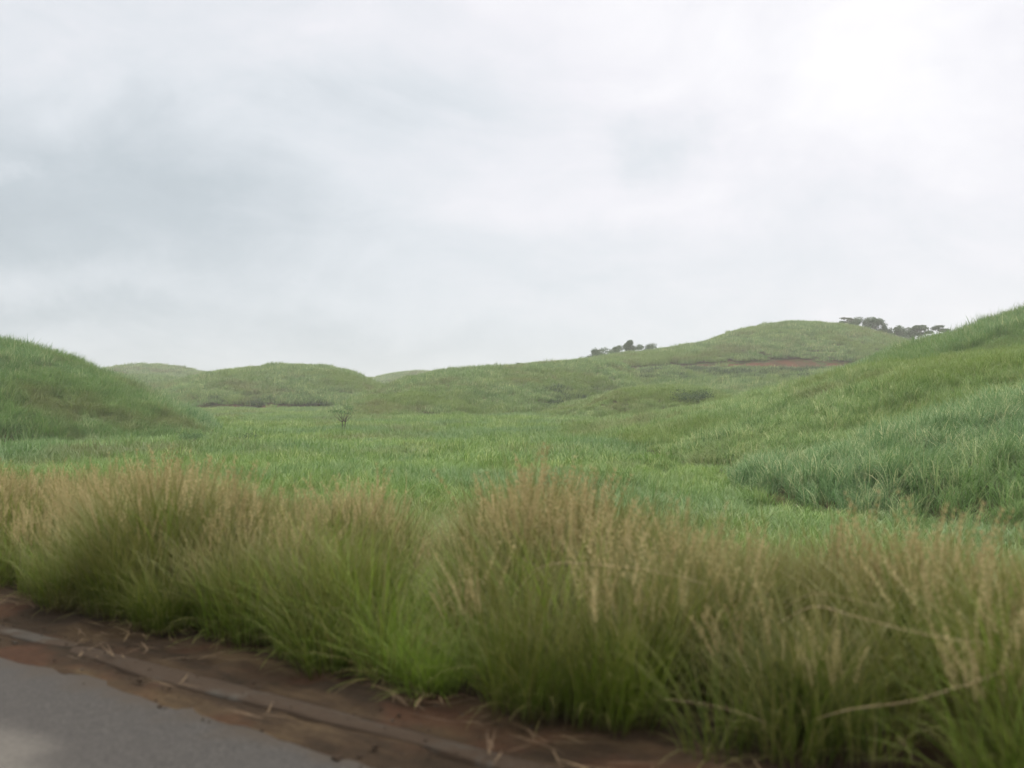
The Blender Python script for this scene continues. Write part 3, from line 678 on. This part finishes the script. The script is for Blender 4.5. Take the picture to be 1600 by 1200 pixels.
# right skyline group
T_('tree', 1281, 507, 435, 1.8, 'sparse', 'tiny leaning twiggy tree alone on the round hill, left of the dark trees', 1, n=400, group=GR, lean=.5)
T_('tree', 1326, 514, 448, 5.4, 'umbrella', 'leftmost pale topped tree of the dark trees on the right skyline', 2, wdt=1.3, leaf='pale_leaf', group=GR, n=1500)
T_('tree', 1314, 514, 446, 3.8, 'round', 'small round dark tree at the left end of the long dark canopy', 3, wdt=1.1, group=GR)
T_('tree', 1341, 520, 446, 7.0, 'dense', 'left part of the long low dark canopy, flat topped', 4, wdt=1.4, group=GR)
T_('tree', 1362, 525, 446, 8.4, 'dense', 'widest and tallest tree in the middle of the long dark canopy', 5, wdt=1.3, group=GR, n=3600)
T_('tree', 1382, 531, 446, 7.4, 'dense', 'right end tree of the long dark canopy, sloping down rightwards', 6, wdt=.95, group=GR)
T_('tree', 1405, 538, 447, 8.6, 'round', 'dark tree just right of the gap after the long canopy', 7, wdt=.95, group=GR, stems=2)
T_('tree', 1421, 541, 452, 8.6, 'dense', 'dense dark tree squeezed between two taller crowns', 8, wdt=.9, group=GR)
T_('tree', 1437, 541, 447, 9.8, 'umbrella', 'flat topped umbrella tree with layered branches, next to the sky gap', 9, wdt=1.0, group=GR, stems=2, n=3200)
T_('tree', 1472, 533, 450, 7.6, 'umbrella', 'rightmost umbrella tree on the skyline, standing alone with sky under its crown', 10, wdt=1.15, group=GR, n=2200, lean=-.15)
# left skyline group
T_('tree', 809, 575, 322, 1.9, 'umbrella', 'smallest flat topped tree, alone on the crest of the central hill', 11, wdt=1.9, group=GL, n=900)
T_('tree', 929, 566, 436, 6.0, 'dense', 'round dark tree at the lower left end of the skyline wood', 12, wdt=1.3, group=GL)
T_('tree', 944, 565, 440, 6.2, 'dense', 'low wide tree second from the left end of the skyline wood', 13, wdt=1.7, group=GL)
T_('tree', 963, 562, 442, 6.2, 'umbrella', 'thin flat topped tree just left of the tall round tree', 14, wdt=.7, group=GL, n=600)
T_('tree', 983, 559, 442, 7.8, 'round', 'tallest round headed tree rising out of the skyline wood', 15, wdt=.8, group=GL, n=3000)
T_('tree', 969, 562, 446, 6.4, 'dense', 'low bushy tree under the thin flat topped tree', 16, wdt=1.8, group=GL)
T_('tree', 999, 558, 446, 5.6, 'dense', 'low bushy tree just right of the tall round tree', 17, wdt=1.8, group=GL)
T_('tree', 1020, 556, 446, 5.6, 'dense', 'low wide tree near the right end of the skyline wood', 18, wdt=1.7, group=GL)
T_('tree', 1042, 551, 440, 2.6, 'umbrella', 'last small flat tree where the round hill begins to rise', 19, wdt=1.6, group=GL, n=900)
T_('tree', 908, 570, 434, 3.8, 'dense', 'very small shrubby tree left of the skyline wood', 20, wdt=1.5, group=GL, n=700)
# valley shrubs
T_('shrub', 537, 661, 130, 2.2, 'sparse', 'thin shrub with bare dark stems standing on the valley floor', 21, wdt=1.5, leaf='shrub_leaf', n=420, stems=2)
T_('shrub', 1082, 634, 184, 3.2, 'bush', 'dark green low bush on the side of the small mound', 22, leaf='scrub', wdt=2.7, n=3000)
T_('shrub', 392, 690, 108, 1.1, 'bush', 'dark bush at the tip of the big left slope', 23, leaf='scrub', wdt=2.8, n=1800)
T_('shrub', 300, 684, 107, .7, 'bush', 'low olive shrub at the foot of the big left slope', 24, wdt=3.2, leaf='shrub_leaf', n=3200)

# ------------------------------------------------------------------ humid air
import bmesh
bm = bmesh.new(); bmesh.ops.create_cube(bm, size=1)
me = bpy.data.meshes.new('haze'); bm.to_mesh(me); bm.free()
hz = bpy.data.objects.new('haze', me); col.objects.link(hz)
hz.scale = (5600, 5600, 66); hz.location = (0, 12, 24)
m, N = material('humid air'); pv = N.new('ShaderNodeVolumePrincipled')
pv.inputs['Color'].default_value = (.95, .975, .97, 1); pv.inputs['Density'].default_value = .00036; pv.inputs['Anisotropy'].default_value = .2
o = N.new('ShaderNodeOutputMaterial'); N.l.new(pv.outputs[0], o.inputs['Volume']); me.materials.append(m)
tag(hz, 'thin pale humid air over the valley', 'haze', kind='stuff')
